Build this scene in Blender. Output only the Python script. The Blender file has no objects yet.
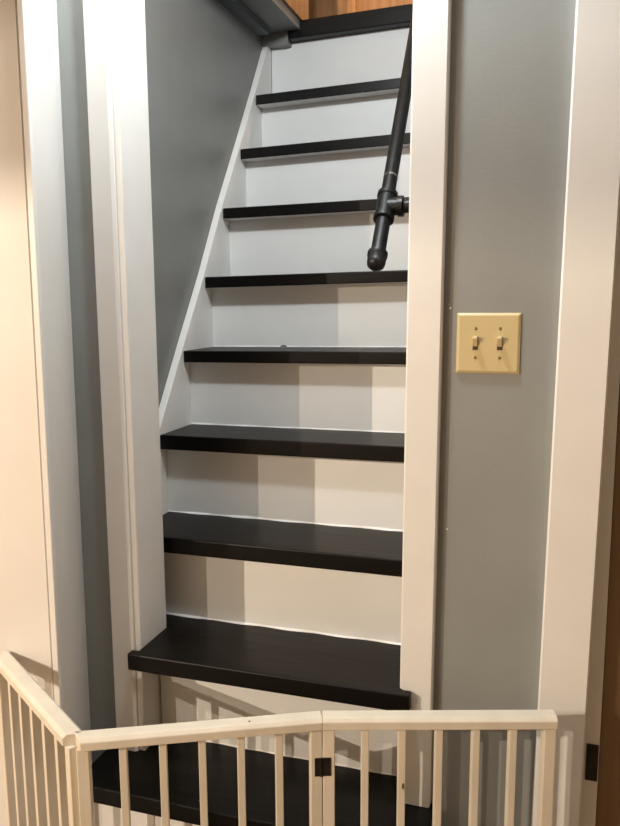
import bpy, bmesh, math, random
from mathutils import Vector, Matrix
random.seed(7)
S = 1.14                      # every length below is in survey units; S turns them into metres
sc = bpy.context.scene
col = sc.collection

# ------------------------------------------------------------------ camera
cd = bpy.data.cameras.new('camera'); cam = bpy.data.objects.new('camera', cd); col.objects.link(cam)
RT = Vector((0.95433, 0.29870, -0.00552)); UP = Vector((-0.03869, 0.14186, 0.98913)); FW = RT.cross(UP) * -1
cam.matrix_world = Matrix(((RT.x, UP.x, -FW.x, 0.9129*S), (RT.y, UP.y, -FW.y, -1.1245*S), (RT.z, UP.z, -FW.z, 1.1176*S), (0, 0, 0, 1)))
cd.sensor_fit = 'VERTICAL'; cd.sensor_height = 24.0; cd.lens = 24.0 * 760.02 / 826.0; cd.clip_start = 0.02
sc.camera = cam

# ------------------------------------------------------------------ world and exposure
w = bpy.data.worlds.new('world'); sc.world = w; w.use_nodes = True
bg = w.node_tree.nodes['Background']; bg.inputs[0].default_value = (0.75, 0.8, 0.9, 1); bg.inputs[1].default_value = 0.05
vs = sc.view_settings
vs.view_transform = 'Standard'; vs.look = 'None'; vs.gamma = 1.0; vs.use_curve_mapping = False; vs.exposure = 0.50
LAMP = Vector((-1.82, -2.5, 1.68))       # warm pendant in the room behind the camera
HALL = Vector((0.48, 0.01, 2.10))      # cool ceiling light over the foot of the stairs
LAMP_2 = Vector((-1.12, -2.75, 1.76))   # second, dimmer pendant beside it
LAMP_W, LAMP2_W, HALL_W, UPPER_W = 265.0, 95.0, 39.0, 20.0

# ------------------------------------------------------------------ materials
def mat(name, c1, c2=None, rough=0.5, scale=30.0, stretch=(1, 1, 1), bump=0.0, bscale=None, metal=0.0, spec=0.5, emit=None, emit_s=0.0, detail=3.0, lo=0.35, hi=0.7):
    m = bpy.data.materials.new(name); m.use_nodes = True
    nt = m.node_tree; b = nt.nodes['Principled BSDF']
    b.inputs['Roughness'].default_value = rough; b.inputs['Metallic'].default_value = metal
    b.inputs['Specular IOR Level'].default_value = spec
    tc = nt.nodes.new('ShaderNodeTexCoord'); mp = nt.nodes.new('ShaderNodeMapping')
    mp.inputs['Scale'].default_value = stretch
    nt.links.new(tc.outputs['Object'], mp.inputs['Vector'])
    nz = nt.nodes.new('ShaderNodeTexNoise'); nz.inputs['Scale'].default_value = scale; nz.inputs['Detail'].default_value = detail
    nt.links.new(mp.outputs['Vector'], nz.inputs['Vector'])
    rp = nt.nodes.new('ShaderNodeValToRGB')
    rp.color_ramp.elements[0].position = lo; rp.color_ramp.elements[1].position = hi
    rp.color_ramp.elements[0].color = (*c1, 1); rp.color_ramp.elements[1].color = (*(c2 or c1), 1)
    nt.links.new(nz.outputs['Fac'], rp.inputs['Fac']); nt.links.new(rp.outputs['Color'], b.inputs['Base Color'])
    if bump:
        n2 = nt.nodes.new('ShaderNodeTexNoise'); n2.inputs['Scale'].default_value = bscale or scale * 4; n2.inputs['Detail'].default_value = 2
        nt.links.new(mp.outputs['Vector'], n2.inputs['Vector'])
        bp = nt.nodes.new('ShaderNodeBump'); bp.inputs['Strength'].default_value = bump; bp.inputs['Distance'].default_value = 0.002
        nt.links.new(n2.outputs['Fac'], bp.inputs['Height']); nt.links.new(bp.outputs['Normal'], b.inputs['Normal'])
    if emit:
        b.inputs['Emission Color'].default_value = (*emit, 1); b.inputs['Emission Strength'].default_value = emit_s
    return m
M_WHITE = mat('white_trim_paint', (0.78, 0.77, 0.75), (0.81, 0.80, 0.78), 0.42, 9, bump=0.12, bscale=60)
M_RISER = mat('white_riser_paint', (0.74, 0.74, 0.73), (0.79, 0.79, 0.78), 0.45, 6, stretch=(.5, 1, 1), bump=0.10, bscale=40)
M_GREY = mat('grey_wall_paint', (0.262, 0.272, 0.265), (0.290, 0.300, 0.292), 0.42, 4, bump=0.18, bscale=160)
M_GREY_DIM = mat('grey_paint_dimmed', (0.175, 0.178, 0.172), (0.200, 0.203, 0.196), 0.42, 4, bump=0.18, bscale=160)  # the grey wall paint again, stairwell dimness put into the colour
M_SLATE = mat('slate_grey', (0.10, 0.115, 0.125), (0.12, 0.135, 0.145), 0.5, 6, bump=0.1)
M_WALLW = mat('white_wall_paint', (0.76, 0.74, 0.71), (0.80, 0.78, 0.75), 0.5, 5, bump=0.1, bscale=120)
M_BLACK = mat('black_tread_paint', (0.0020, 0.0016, 0.0014), (0.0050, 0.0038, 0.0033), 0.40, 14, stretch=(.15, 1, 1), bump=0.35, bscale=40, spec=0.20)
M_PIPE = mat('black_iron', (0.004, 0.004, 0.0045), (0.014, 0.0135, 0.013), 0.42, 60, bump=0.25, bscale=220, metal=0.25)
M_WORN = mat('worn_iron', (0.03, 0.028, 0.026), (0.22, 0.20, 0.18), 0.4, 90, metal=0.5, lo=.45, hi=.62)
M_WOOD = mat('orange_wood', (0.33, 0.15, 0.055), (0.48, 0.24, 0.10), 0.45, 5, stretch=(8, 8, .6), bump=0.1)
M_GATE = mat('cream_gate_paint', (0.73, 0.67, 0.56), (0.81, 0.75, 0.64), 0.42, 16, stretch=(1, 1, .25), bump=0.2, bscale=70)
M_PLATE = mat('almond_plastic', (0.58, 0.47, 0.25), (0.62, 0.51, 0.28), 0.32, 6)
M_TOGGLE = mat('almond_toggle', (0.66, 0.54, 0.30), (0.68, 0.56, 0.32), 0.25, 6)
M_SCREW = mat('brass_screw', (0.22, 0.16, 0.07), (0.30, 0.22, 0.10), 0.4, 40, metal=0.6)
M_SLOT = mat('dark_slot', (0.05, 0.04, 0.02), None, 0.6)
M_HINGE = mat('black_hinge_metal', (0.012, 0.010, 0.009), (0.03, 0.024, 0.02), 0.45, 50, metal=0.3, bump=0.1)
M_DOOR = mat('brown_door', (0.22, 0.14, 0.075), (0.28, 0.18, 0.10), 0.5, 5, stretch=(8, 8, .6))
M_FLOOR = mat('floor_wood', (0.16, 0.085, 0.04), (0.25, 0.14, 0.07), 0.4, 6, stretch=(.6, 8, 1), bump=0.1)
M_CEIL = mat('ceiling_paint', (0.42, 0.40, 0.37), (0.45, 0.43, 0.40), 0.7, 6)
M_ROOM = mat('room_wall_paint', (0.36, 0.30, 0.22), (0.40, 0.34, 0.25), 0.6, 5)
M_CAULK = mat('white_caulk', (0.80, 0.80, 0.78), (0.84, 0.84, 0.82), 0.35, 60)
M_SHADE = mat('dark_shade_metal', (0.05, 0.045, 0.04), (0.07, 0.06, 0.05), 0.4, 20, metal=0.4)
M_BULB_W = mat('warm_bulb_glass', (0.9, 0.8, 0.6), None, 0.3, emit=(1, 0.7, 0.4), emit_s=6)
M_BULB_C = mat('cool_globe_glass', (0.9, 0.9, 0.9), None, 0.3, emit=(0.9, 0.97, 1), emit_s=4)

# ------------------------------------------------------------------ helpers
def bm_box(bm, x0, x1, y0, y1, z0, z1):
    v = [bm.verts.new((x*S, y*S, z*S)) for x in (x0, x1) for y in (y0, y1) for z in (z0, z1)]
    for f in ((0, 1, 3, 2), (4, 6, 7, 5), (0, 4, 5, 1), (2, 3, 7, 6), (0, 2, 6, 4), (1, 5, 7, 3)):
        bm.faces.new([v[i] for i in f])
def bm_prism(bm, poly, a, b, axis='z'):
    """poly extruded along an axis; poly points are the two other coordinates in order"""
    def P(u, v, t):
        return {'z': (u, v, t), 'x': (t, u, v), 'y': (u, t, v)}[axis]
    lo = [bm.verts.new(Vector(P(u, v, a))*S) for u, v in poly]; hi = [bm.verts.new(Vector(P(u, v, b))*S) for u, v in poly]
    n = len(poly)
    bm.faces.new(lo[::-1]); bm.faces.new(hi)
    for i in range(n):
        bm.faces.new((lo[i], lo[(i+1) % n], hi[(i+1) % n], hi[i]))
def bm_tube(bm, p0, p1, r0, r1=None, n=20, caps=True):
    p0 = Vector(p0)*S; p1 = Vector(p1)*S; r0 *= S; r1 = r0 if r1 is None else r1*S
    d = (p1-p0).normalized(); a = d.orthogonal().normalized(); b = d.cross(a)
    A = []; B = []
    for i in range(n):
        t = 2*math.pi*i/n; q = a*math.cos(t)+b*math.sin(t)
        A.append(bm.verts.new(p0+q*r0)); B.append(bm.verts.new(p1+q*r1))
    for i in range(n):
        bm.faces.new((A[i], A[(i+1) % n], B[(i+1) % n], B[i]))
    if caps:
        bm.faces.new(A[::-1]); bm.faces.new(B)
def bm_lathe(bm, p, d, prof, n=24):
    """prof: (distance along d, radius)"""
    p = Vector(p); d = Vector(d).normalized(); a = d.orthogonal().normalized(); b = d.cross(a); rings = []
    for t, r in prof:
        rings.append([bm.verts.new((p+d*t+(a*math.cos(2*math.pi*i/n)+b*math.sin(2*math.pi*i/n))*max(r, 1e-5))*S) for i in range(n)])
    for k in range(len(rings)-1):
        for i in range(n):
            bm.faces.new((rings[k][i], rings[k][(i+1) % n], rings[k+1][(i+1) % n], rings[k+1][i]))
    bm.faces.new(rings[0][::-1]); bm.faces.new(rings[-1])
def lean(bm, k, z0):
    # old-house trim a little out of plumb
    for v in bm.verts: v.co.x += k*(v.co.z-z0*S)
def obj(name, bm, m, parent=None, bevel=0.0, seg=2, smooth=False, origin=None):
    bmesh.ops.recalc_face_normals(bm, faces=bm.faces)
    if bevel:
        ed = [e for e in bm.edges if len(e.link_faces) == 2 and e.calc_face_angle(0) > 0.5]
        bmesh.ops.bevel(bm, geom=ed, offset=bevel*S, segments=seg, affect='EDGES', profile=0.5, clamp_overlap=True)
    me = bpy.data.meshes.new(name)
    base = Vector((0, 0, 0))
    if parent is not None: base = parent.get('_o') and Vector(parent['_o']) or base
    o_loc = Vector(origin)*S if origin is not None else sum((v.co for v in bm.verts), Vector())/max(1, len(bm.verts))
    for v in bm.verts: v.co -= o_loc
    bm.to_mesh(me); bm.free(); me.materials.append(m)
    if smooth:
        for p in me.polygons: p.use_smooth = True
        try: me.set_sharp_from_angle(angle=math.radians(40))
        except Exception: pass
    o = bpy.data.objects.new(name, me); col.objects.link(o)
    o.location = o_loc - (world_origin(parent) if parent else Vector())
    if parent: o.parent = parent
    return o
def world_origin(o):
    v = Vector(o.location)
    while o.parent: o = o.parent; v += o.location
    return v
def box(name, m, x0, x1, y0, y1, z0, z1, parent=None, bevel=0.0, seg=2):
    bm = bmesh.new(); bm_box(bm, x0, x1, y0, y1, z0, z1)
    return obj(name, bm, m, parent, bevel, seg)
def tag(o, label, cat, group=None):
    o['label'] = label; o['category'] = cat
    if group: o['group'] = group
    return o
def struct(o, label):
    o['kind'] = 'structure'; o['label'] = label
    return o
def empty(name, loc):
    o = bpy.data.objects.new(name, None); col.objects.link(o); o.location = Vector(loc)*S; o.empty_display_size = 0.05
    return o

# ------------------------------------------------------------------ survey numbers
ZF = -0.05                                  # floor
ZC = 2.42                                   # hall ceiling
YW, YC, YJ = 0.238, 0.218, 0.345            # wall face, casing face, back of the door jamb
XL, XR = 0.0, 0.700                         # left skirt face, right stair wall
XJ = 0.108                                  # left jamb face
Z = {1: .147, 2: .385, 3: .585, 4: .789, 5: .988, 6: 1.182, 7: 1.381, 8: 1.570, 9: 1.758, 10: 2.000}
Y = {2: .196, 3: .370, 4: .535, 5: .677, 6: .819, 7: .952, 8: 1.092, 9: 1.228, 10: 1.339}
O = {2: .105, 3: .035, 4: .033, 5: .036, 6: .045, 7: .045, 8: .042, 9: .050, 10: .042}
K = {1: 0, 2: 0, 3: 0, 4: .004, 5: .010, 6: .018, 7: .015, 8: .026, 9: .027, 10: .030}   # the old treads rise a little to the right
HT = {n: (.037 if n < 5 else .031) for n in range(1, 11)}
H = .037

# ------------------------------------------------------------------ the setting
struct(box('floor', M_FLOOR, -3.4, 2.2, -3.6, 1.0, ZF-.06, ZF), 'brown wooden floor at the foot of the stairs')
bm = bmesh.new(); bm_box(bm, -3.4, 2.2, -3.6, YJ, ZC, ZC+.06)
struct(obj('ceiling', bm, M_CEIL), 'pale ceiling over the hall')
# grey wall with the stair opening, and the doorway at its right
bm = bmesh.new()
bm_box(bm, -.06, .094, YW, YJ, ZF, ZC)
bm_box(bm, .690, .985, YW, YJ, ZF, ZC)
bm_box(bm, .094, .690, YW, YJ, 2.26, ZC)
bm_box(bm, .985, 1.72, YW, YJ, 1.86, ZC)
bm_box(bm, 1.72, 2.2, YW, YJ, ZF, ZC)
wall_back = struct(obj('wall_back', bm, M_GREY), 'grey painted wall around the stair opening')
for i, (x, z, r) in enumerate(((.7455, 1.102, .0028), (.7425, 1.109, .0013), (.748, .70, .0018))):
    bm = bmesh.new(); bm_lathe(bm, (x, YW+.0005, z), (0, -1, 0), [(0, r), (.0012, r*.8), (.0016, r*.3)], 7)
    obj('paint_chip', bm, M_CAULK, wall_back)
# white wall projecting at the left, with its return into the grey wall
bm = bmesh.new()
bm_prism(bm, [(-3.4, .065), (.002, .065), (.002, .078), (.022, .068), (-.034, YW-.0005), (-3.4, YW-.0005)], ZF, ZC)
lean(bm, .005, .3)
struct(obj('wall_left', bm, M_WALLW), 'white wall projecting left of the stairs')
bm = bmesh.new(); bm_prism(bm, [(.010, .058), (.0235, .058), (.0235, .068), (.010, .075)], ZF, ZC)
lean(bm, .005, .3)
struct(obj('trim_1', bm, M_WHITE, bevel=.002), 'narrow white corner strip on the projecting white wall')
# casings and jambs of the stair opening
bm = bmesh.new(); bm_prism(bm, [(.043, YW), (.043, YC+.002), (.045, YC), (.088, YC), (.094, YC+.004), (.094, YW)], Z[1]+.001, 2.30)
struct(obj('trim_2', bm, M_WHITE), 'white casing board left of the stair opening')
bm = bmesh.new(); bm_prism(bm, [(.0945, YC+.009), (.1065, YC+.009), (XJ, YC+.011), (XJ-.003, YJ+.001), (.0945, YJ+.001)], Z[1]+.001, 2.26)
struct(obj('trim_3', bm, M_WHITE), 'white jamb lining on the left of the stair opening')
bm = bmesh.new(); bm_prism(bm, [(.674, YW), (.674, YC+.003), (.677, YC), (.733, YC), (.736, YC+.003), (.736, YW)], Z[1]+.001, 2.30)
lean(bm, .006, 1.5)
struct(obj('trim_4', bm, M_WHITE), 'white casing board right of the stair opening')
struct(box('trim_5', M_WHITE, .680, .690, YW, YJ, Z[1]+.001, 2.26), 'white jamb lining on the right of the stair opening')
# doorway at the right edge of the picture
bm = bmesh.new(); bm_prism(bm, [(.926, YW), (.926, YC), (.929, YC-.004), (1.006, YC-.004), (1.009, YC), (1.009, YW+.03), (.986, YW+.03), (.986, YW)], ZF, 1.90)
lean(bm, .0115, .95)
struct(obj('trim_6', bm, M_WHITE), 'wide white door casing at the right edge')
bm = bmesh.new(); bm_box(bm, .986, 1.031, .269, YJ, ZF, 1.86)
struct(obj('trim_7', bm, M_WHITE), 'recessed door jamb beside the wide casing')
door = struct(box('door_1', M_DOOR, 1.034, 1.70, .292, .33, ZF+.005, 1.85), 'brown shadowed door at the right edge')
bm = bmesh.new(); bm_box(bm, 1.0085, 1.0295, .2655, .269, .232, .304)
hp = tag(obj('hinge_plate', bm, M_HINGE, bevel=.001), 'black metal plate on the door jamb at the right edge', 'hinge')
# stairwell
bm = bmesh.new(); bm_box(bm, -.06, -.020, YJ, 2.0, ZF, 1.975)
struct(obj('wall_stair_left', bm, M_GREY_DIM), 'grey stairwell wall on the left above the white skirt board')
wsl = [o for o in col.objects if o.name == 'wall_stair_left'][0]
for y0, z0, y1, z1 in ((.765, 1.172, .772, 1.160), (.772, 1.160, .768, 1.150), (.722, 1.150, .733, 1.128), (.716, 1.105, .722, 1.090)):
    bm = bmesh.new(); bm_prism(bm, [(y0, z0), (y0+.0013, z0), (y1+.0016, z1), (y1, z1)], -.0202, -.0194, 'x')
    obj('scuff_mark', bm, M_GREY, wsl)
struct(box('wall_stair_right', M_GREY, XR, XR+.05, YJ, 2.0, ZF, 2.9), 'grey stairwell wall on the right behind the casing')
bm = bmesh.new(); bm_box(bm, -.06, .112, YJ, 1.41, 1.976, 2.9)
struct(obj('wall_upper', bm, M_GREY_DIM), 'grey wall edge overhanging the top of the stairs')
struct(box('wall_landing', M_GREY_DIM, -.0195, .070, Y[10]+.006, 1.41, 1.938, 1.9755), 'small grey wall end beside the top riser')
struct(box('dark_strip', M_SLATE, -.0195, .022, .5, Y[10]-.04, 1.958, 1.9755), 'dark strip along the top of the left stair wall')  # thin dark box for the band under the overhang
struct(box('trim_10', M_WOOD, .1125, .120, YJ+.01, 1.41, 2.005, 2.88), 'wooden facing on the grey overhang beside the landing')
struct(box('wall_upstairs', M_WOOD, -.06, XR, 1.92, 2.0, 1.98, 2.9), 'orange-brown wooden wall at the top of the stairs')
bm = bmesh.new()
bm_prism(bm, [(.112, 1.80), (.150, 1.80), (.158, 1.812), (.150, 1.83), (.166, 1.85), (.166, 1.919), (.112, 1.919)], 2.0, 2.9)
struct(obj('trim_9', bm, M_WOOD), 'moulded wooden trim beside the landing')
struct(box('ceiling_upper', M_CEIL, -.06, XR+.05, YJ, 2.0, 2.9, 2.96), 'ceiling over the stairwell')
struct(box('wall_rear', M_ROOM, -3.4, 2.2, -3.66, -3.6, ZF, ZC), 'wall of the room behind the camera')
struct(box('wall_right', M_ROOM, 2.2, 2.26, -3.66, YJ, ZF, ZC), 'wall far to the right of the room')
struct(box('wall_far_left', M_ROOM, -3.46, -3.4, -3.66, .30, ZF, ZC), 'wall far to the left of the room')

# ------------------------------------------------------------------ staircase
st = empty('staircase', (.35, .118, ZF))
tag(st, 'steep staircase with black treads and white risers', 'staircase')
def tread(poly, n, bev=.003):
    bm = bmesh.new(); bm_prism(bm, poly, Z[n]-HT[n], Z[n])
    for v in bm.verts: v.co.z += K[n]*v.co.x
    o = obj('tread', bm, M_BLACK, st, bevel=bev)
    o.data.materials.append(M_RISER)
    if n >= 3:
        for p in o.data.polygons:
            if p.normal.z < -.9: p.material_index = 1      # undersides carry the white riser paint
    return o
def riser(x0, x1, yf, n):
    z0 = ZF if n == 1 else Z[n-1]; k0 = 0 if n == 1 else K[n-1]
    bm = bmesh.new(); bm_box(bm, x0, x1, yf, yf+.016, z0, Z[n]-HT[n])
    for v in bm.verts: v.co.z += (k0 if v.co.z < (z0+.05)*S else K[n])*v.co.x
    return obj('riser', bm, M_RISER, st)
def caulk(x0, x1, yf, z, amp=.0016, parent=None, kn=0):
    """hand-run wavy bead of white paint where a riser meets the tread"""
    bm = bmesh.new(); n = 40; ring = []
    a = random.uniform(0, 6)
    for i in range(n+1):
        x = x0+(x1-x0)*i/n
        wob = .5+.5*math.sin(a+i*.55)*math.sin(i*.23+a*2)
        hh = .002+amp*wob; dd = .0015+amp*1.2*(.5+.5*math.sin(i*.9+a))
        zk = K.get(kn, 0)*x
        ring.append([bm.verts.new((Vector(q)+Vector((0, 0, zk)))*S) for q in ((x, yf+.001, z-.0005), (x, yf-dd, z-.0005), (x, yf-dd*.5, z+hh*.6), (x, yf+.001, z+hh))])
    for i in range(n):
        for k in range(4):
            bm.faces.new((ring[i][k], ring[i+1][k], ring[i+1][(k+1) % 4], ring[i][(k+1) % 4]))
    bm.faces.new(ring[0]); bm.faces.new(ring[-1][::-1])
    return obj('caulk_bead', bm, M_CAULK, parent or st)
def yr(n): return Y[n]+O[n]
# lowest step stands out in the room, under the casings
tread([(.021, .088), (.738, .088), (.738, YW-.001), (.6735, YW-.001), (.6735, yr(2)+.015), (XJ+.001, yr(2)+.015), (XJ+.001, YW-.001), (.021, YW-.001)], 1)
riser(.03, .729, .113, 1)
box('end_panel', M_RISER, .718, .729, .1295, YW-.001, ZF, Z[1]-H, st)
# second step wraps round the casings
riser(XJ+.002, .673, yr(2), 2)
tread([(.092, Y[2]), (.690, Y[2]), (.690, YC-.001), (.6735, YC-.001), (.6735, YJ+.002), (XR-.001, YJ+.002), (XR-.001, yr(3)+.015), (XL+.0005, yr(3)+.015), (XL+.0005, YJ+.002), (XJ+.0005, YJ+.002), (XJ+.0005, YC-.001), (.092, YC-.001)], 2)
for n in range(3, 10):
    riser(XL+.0005, XR-.001, yr(n), n)
    tread([(XL+.0005, Y[n]), (XR-.001, Y[n]), (XR-.001, yr(n+1)+.015), (XL+.0005, yr(n+1)+.015)], n)
bm = bmesh.new(); bm_prism(bm, [(XL+.0005, Z[9]), (XR-.001, Z[9]), (XR-.001, Z[10]-.050), (.0705, Z[10]-.050), (.0705, 1.9375), (XL+.0005, 1.9375)], yr(10), yr(10)+.016, 'y')
for v in bm.verts: v.co.z += (K[9] if v.co.z < 1.85*S else (0 if v.co.z < 1.94*S else .026))*v.co.x
obj('riser', bm, M_RISER, st)
bm = bmesh.new(); bm_prism(bm, [(.072, Y[10]), (XR-.001, Y[10]), (XR-.001, 1.919), (.113, 1.919), (.113, 1.411), (.072, 1.411)], Z[10]-.0495, Z[10]+.003)
for v in bm.verts: v.co.z += .026*(v.co.x-.072*S)
struct(obj('floor_landing', bm, M_BLACK, bevel=.003), 'black painted landing edge at the top of the stairs')
for n in range(2, 10):
    x0, x1 = ((XJ+.003, .672) if n == 2 else (XL+.001, XR-.002))
    if n <= 6: caulk(x0, x1, yr(n), Z[n-1], .0035 if n in (3, 4) else .002, None, n-1)
# little black paint slip on a riser foot
bm = bmesh.new(); bm_prism(bm, [(.204, Z[5]+.0022), (.224, Z[5]+.0022), (.222, Z[5]+.005), (.216, Z[5]+.007), (.210, Z[5]+.0065), (.205, Z[5]+.004)], yr(6)-.003, yr(6)+.0005, 'y')
obj('paint_slip', bm, M_BLACK, st)
# white skirt board on the left wall, cut along the nosing line
bm = bmesh.new()
bm_prism(bm, [(YJ+.002, .25), (YJ+.002, .545), (.547, .816), (.677, .998), (.819, 1.192), (.952, 1.391), (1.092, 1.580), (1.228, 1.768), (1.346, 1.9375), (1.378, 1.9375), (1.378, 1.45), (1.0, 1.02)], -.0195, XL, 'x')
sk = obj('skirt_board', bm, M_WHITE, st, bevel=.0015)

# ------------------------------------------------------------------ pipe handrail
P0 = Vector((.580, .380, 1.190)); P1 = Vector((.580, .739, 1.678)); D = (P1-P0).normalized()
hr = empty('pipe_handrail', P0); tag(hr, 'black iron pipe handrail with tee fitting on the right stair wall', 'handrail')
PR = .0150
tee = Vector((.580, .466, 1.308)); tt = (tee-P0).dot(D); tee = P0+D*tt
top = P0+D*1.30
bm = bmesh.new(); bm_tube(bm, P0+D*.006, tee-D*.01, PR)
obj('lower_pipe', bm, M_PIPE, hr, smooth=True)
bm = bmesh.new(); bm_tube(bm, tee+D*.01, top, PR)
obj('long_pipe', bm, M_PIPE, hr, smooth=True)
bm = bmesh.new(); bm_tube(bm, tee+D*.078, tee+D*.083, PR+.0003)
obj('worn_band', bm, M_WORN, hr, smooth=True)
bm = bmesh.new(); bm_lathe(bm, P0-D*.010, D, [(-.004, .004), (-.003, .011), (.003, .0172), (.010, .0188), (.024, .0190), (.026, .0205), (.034, .0205), (.036, .0165)])
obj('end_cap', bm, M_PIPE, hr, smooth=True)
bm = bmesh.new()
bm_lathe(bm, tee-D*.036, D, [(0, .0185), (.001, .0215), (.011, .0215), (.013, .0190), (.059, .0190), (.061, .0215), (.071, .0215), (.072, .0185)])
bm_lathe(bm, tee, (1, 0, 0), [(.006, .0185), (.026, .0185), (.027, .0215), (.037, .0215), (.038, .0185)])
obj('tee_fitting', bm, M_PIPE, hr, smooth=True)
bm = bmesh.new(); bm_lathe(bm, tee, (1, 0, 0), [(.036, .0130)]+[(.040+.004*i, .0150-.0012*(i % 2)) for i in range(10)]+[(XR-.5805-.006, .0150)])
obj('nipple', bm, M_PIPE, hr, smooth=True)
bm = bmesh.new(); bm_lathe(bm, tee+Vector((XR-.5805, 0, 0)), (-1, 0, 0), [(0, .040), (.005, .040), (.007, .024), (.018, .021)])
obj('wall_flange', bm, M_PIPE, hr, smooth=True)
ft = P0+D*1.05
bm = bmesh.new(); bm_lathe(bm, ft-D*.03, D, [(0, .0185), (.001, .0212), (.059, .0212), (.06, .0185)])
bm_lathe(bm, ft, (1, 0, 0), [(.006, .0185), (.037, .0205), (.038, .0150), (XR-.5805-.006, .0150)])
obj('upper_tee', bm, M_PIPE, hr, smooth=True)
bm = bmesh.new(); bm_lathe(bm, ft+Vector((XR-.5805, 0, 0)), (-1, 0, 0), [(0, .040), (.005, .040), (.007, .024), (.018, .021)])
obj('wall_flange', bm, M_PIPE, hr, smooth=True)

# ------------------------------------------------------------------ light switch
sx0, sx1, sz0, sz1 = .7575, .8665, .9885, 1.094
sw = empty('light_switch', ((sx0+sx1)/2, YW, (sz0+sz1)/2)); tag(sw, 'almond double toggle light switch on the grey wall', 'light switch')
bm = bmesh.new()
b0 = .0000; pf = YW-.0055
lo = [bm.verts.new(Vector((x, YW-.0003, z))*S) for x, z in ((sx0, sz0), (sx1, sz0), (sx1, sz1), (sx0, sz1))]
md = [bm.verts.new(Vector((x, YW-.0022, z))*S) for x, z in ((sx0, sz0), (sx1, sz0), (sx1, sz1), (sx0, sz1))]
i_ = .0045
hi = [bm.verts.new(Vector((x, pf, z))*S) for x, z in ((sx0+i_, sz0+i_), (sx1-i_, sz0+i_), (sx1-i_, sz1-i_), (sx0+i_, sz1-i_))]
for a, b in ((lo, md), (md, hi)):
    for i in range(4): bm.faces.new((a[i], a[(i+1) % 4], b[(i+1) % 4], b[i]))
bm.faces.new(hi); bm.faces.new(lo[::-1])
obj('plate', bm, M_PLATE, sw, bevel=.0008)
for x in (.7905, .8320):
    zc = 1.0415
    obj_slot = box('toggle_slot', M_SLOT, x-.0046, x+.0046, pf-.0006, pf-.0001, zc-.0115, zc+.0115, sw)
    bm = bmesh.new(); bm_prism(bm, [(pf-.0004, zc-.006), (pf-.0004, zc+.009), (pf-.011, zc+.0125), (pf-.012, zc+.0085)], x-.0040, x+.0040, 'x')
    obj('toggle', bm, M_TOGGLE, sw, bevel=.0009)
    for z in (zc+.0255, zc-.0250):
        bm = bmesh.new(); bm_lathe(bm, (x, pf, z), (0, -1, 0), [(0, .0028), (.0008, .0026), (.0012, .0012)], 12)
        obj('screw', bm, M_SCREW, sw)

# ------------------------------------------------------------------ folding gate
ZT = .430
GP = [Vector((-.104, .050, 0)), Vector((.213, -.160, 0)), Vector((.5735, .0145, 0)), Vector((.9485, .131, 0))]
gate = empty('folding_gate', (GP[1].x, GP[1].y, ZF)); tag(gate, 'cream wooden folding gate standing across the foot of the stairs', 'gate')
RW, RH, SWD, STW, TH = .017, .0200, .0062, .0100, .0085     # half rail width, rail height, half slat width, half stile width, half thickness
def gobj(name, bm, m, a, u, bevel=0.0, mesh_from=None):
    ang = math.atan2(u.y, u.x)
    if mesh_from is None:
        bmesh.ops.recalc_face_normals(bm, faces=bm.faces)
        if bevel:
            bmesh.ops.bevel(bm, geom=list(bm.edges), offset=bevel*S, segments=2, affect='EDGES', profile=0.5)
        me = bpy.data.meshes.new(name); bm.to_mesh(me); bm.free(); me.materials.append(m)
    else: me = mesh_from
    o = bpy.data.objects.new(name, me); col.objects.link(o); o.parent = gate
    o.location = Vector((a.x, a.y, a.z))*S - gate.location
    o.rotation_euler = (0, 0, ang)
    return o
slat_me = stile_me = None
for k in range(3):
    a, b = GP[k], GP[k+1]; u = (b-a); L = u.length; u.normalize()
    g = .0012
    # top rail: front and back top edges chamfered, ends mitred in plan
    sec = [(-RW, ZT-RH), (-RW, ZT-.006), (-RW+.006, ZT), (RW-.006, ZT), (RW, ZT-.006), (RW, ZT-RH)]
    m0 = .55 if k else 0.0; m1 = {0: .0, 1: 0.0, 2: 0.0}[k]
    bm = bmesh.new()
    A = []; B = []
    for yy, zz in sec:
        s0 = g + (0 if k != 1 else (-(yy)*.45))
        s1 = L-g + (0 if k != 0 else ((yy)*.45 - .004))
        A.append(bm.verts.new(Vector((s0, yy, zz))*S)); B.append(bm.verts.new(Vector((s1, yy, zz))*S))
    bm.faces.new(A); bm.faces.new(B[::-1])
    for i in range(6): bm.faces.new((A[i], B[i], B[(i+1) % 6], A[(i+1) % 6]))
    gobj('top_rail', bm, M_GATE, a, u, .0012)
    bm = bmesh.new(); bm_box(bm, .022, L-.022, -TH, TH, 0, .024)
    gobj('bottom_rail', bm, M_GATE, a+Vector((0, 0, ZF+.022)), u, .001)
    for s in (STW+g, L-STW-g):
        bm = None
        if stile_me is None:
            bm = bmesh.new(); bm_box(bm, -STW, STW, -TH-.003, TH+.003, 0, ZT-RH-ZF)
        o = gobj('stile', bm, M_GATE, a+u*s+Vector((0, 0, ZF)), u, .0015, stile_me); stile_me = o.data
    for j in range(1, 6):
        bm = None
        if slat_me is None:
            bm = bmesh.new(); bm_box(bm, -SWD, SWD, -TH, TH, 0, ZT-RH-ZF-.046)
        s = .010+(L-.020)*j/6.0
        o = gobj('slat', bm, M_GATE, a+u*s+Vector((0, 0, ZF+.046)), u, .001, slat_me); slat_me = o.data
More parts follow.
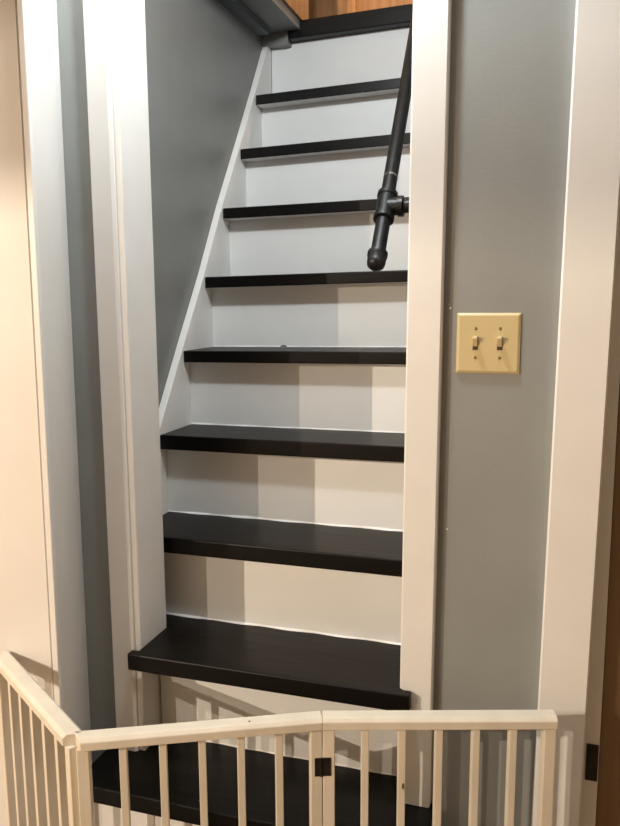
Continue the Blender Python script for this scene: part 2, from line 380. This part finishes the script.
# old nail hole in the middle rail and a chipped spot on a slat
u = (GP[2]-GP[1]); L = u.length; u.normalize(); nrm = Vector((u.y, -u.x, 0))
bm = bmesh.new(); bm_box(bm, -.0016, .0016, -.0012, .0012, -.0008, .0006)
gobj('nail_hole', bm, M_HINGE, GP[1]+u*(L*.695)+nrm*.004+Vector((0, 0, ZT)), u)
u = (GP[3]-GP[2]); L = u.length; u.normalize(); nrm = Vector((u.y, -u.x, 0))
bm = bmesh.new(); bm_prism(bm, [(-.002, 0), (.0015, -.003), (.0022, .004), (.0008, .010), (-.0014, .006)], -.0005, .0008, 'y')
gobj('paint_chip', bm, M_SCREW, GP[2]+u*(.010+(L-.020)*2/6+.002)+nrm*(TH+.0004)+Vector((0, 0, .30)), u)
# hinges on the joint between the middle and right panels
for z0 in (.325, .05):
    for k, s in ((1, -1), (2, 1)):
        a, b = GP[k], GP[k+1]; u = (b-a).normalized(); nrm = Vector((u.y, -u.x, 0))
        p = GP[2]+u*(s*.0078)+nrm*(TH+.0036)
        bm = bmesh.new(); bm_box(bm, -.0068, .0068, -.0006, .0006, 0, .033)
        gobj('hinge', bm, M_HINGE, p+Vector((0, 0, z0)), u)
    bm = bmesh.new(); bm_tube(bm, (0, 0, 0), (0, 0, .033), .0020, n=10)
    gobj('hinge_pin', bm, M_HINGE, GP[2]+Vector((.002, -TH-.0052, z0)), Vector((1, 0, 0)))

# ------------------------------------------------------------------ lamps of the place, and one added upstairs
def point(name, loc, watts, colr, rad):
    l = bpy.data.lights.new(name, 'POINT'); l.energy = watts; l.color = colr; l.shadow_soft_size = rad*S
    o = bpy.data.objects.new(name, l); col.objects.link(o); o.location = Vector(loc)*S
    return o
def pendant(c, rim, watts, label):
    pl = empty('pendant_lamp', (c.x, c.y, ZC)); tag(pl, label, 'lamp', 'pendant lamps in the room behind the camera')
    bm = bmesh.new(); n = 48; rings = []
    for r, z in ((.30, -rim), (.27, .02), (.18, .09), (.06, .15), (.02, .16), (.02, .155), (.055, .143), (.175, .083), (.264, .016), (.295, -rim)):
        rings.append([bm.verts.new((c+Vector((r*math.cos(2*math.pi*i/n), r*math.sin(2*math.pi*i/n), z)))*S) for i in range(n)])
    for k in range(len(rings)):
        for i in range(n):
            bm.faces.new((rings[k][i], rings[k][(i+1) % n], rings[(k+1) % len(rings)][(i+1) % n], rings[(k+1) % len(rings)][i]))
    obj('shade', bm, M_SHADE, pl, smooth=True)
    bm = bmesh.new(); bm_tube(bm, c+Vector((0, 0, .150)), (c.x, c.y, ZC), .004, n=8)
    obj('cord', bm, M_SHADE, pl)
    bm = bmesh.new(); bm_lathe(bm, c+Vector((0, 0, .155)), (0, 0, -1), [(0, .018), (.08, .018), (.085, .012), (.13, .012)], 16)
    obj('socket', bm, M_SHADE, pl)
    point('pendant_bulb_light', c, watts, (1.0, 0.835, 0.65), .007)
pendant(LAMP, .034, LAMP_W, 'bright dark metal pendant lamp, the farther left of two behind the camera')
pendant(LAMP_2, .014, LAMP2_W, 'dim dark metal pendant lamp, the nearer to the camera of two behind it')
hl = empty('ceiling_lamp', (HALL.x, HALL.y, ZC)); tag(hl, 'small white ceiling lamp above the foot of the stairs', 'lamp')
bm = bmesh.new(); bm_lathe(bm, (HALL.x, HALL.y, ZC-.001), (0, 0, -1), [(0, .07), (.015, .07), (.02, .03), (.045, .025)], 24)
obj('lamp_base', bm, M_WHITE, hl, smooth=True)
point('ceiling_lamp_light', HALL, HALL_W, (0.92, 0.98, 1.0), .05)
ul = empty('added_upstairs_lamp', (.42, 1.62, 2.9)); tag(ul, 'small added ceiling lamp upstairs, brightening the wooden wall', 'lamp')  # unseen lamp, added to brighten the wood at the top
bm = bmesh.new(); bm_lathe(bm, (.42, 1.62, 2.899), (0, 0, -1), [(0, .07), (.015, .07), (.02, .03), (.045, .025)], 24)
obj('lamp_base', bm, M_WHITE, ul, smooth=True)
point('added_upstairs_light', (.42, 1.62, 2.78), UPPER_W, (1.0, 0.85, 0.68), .04)
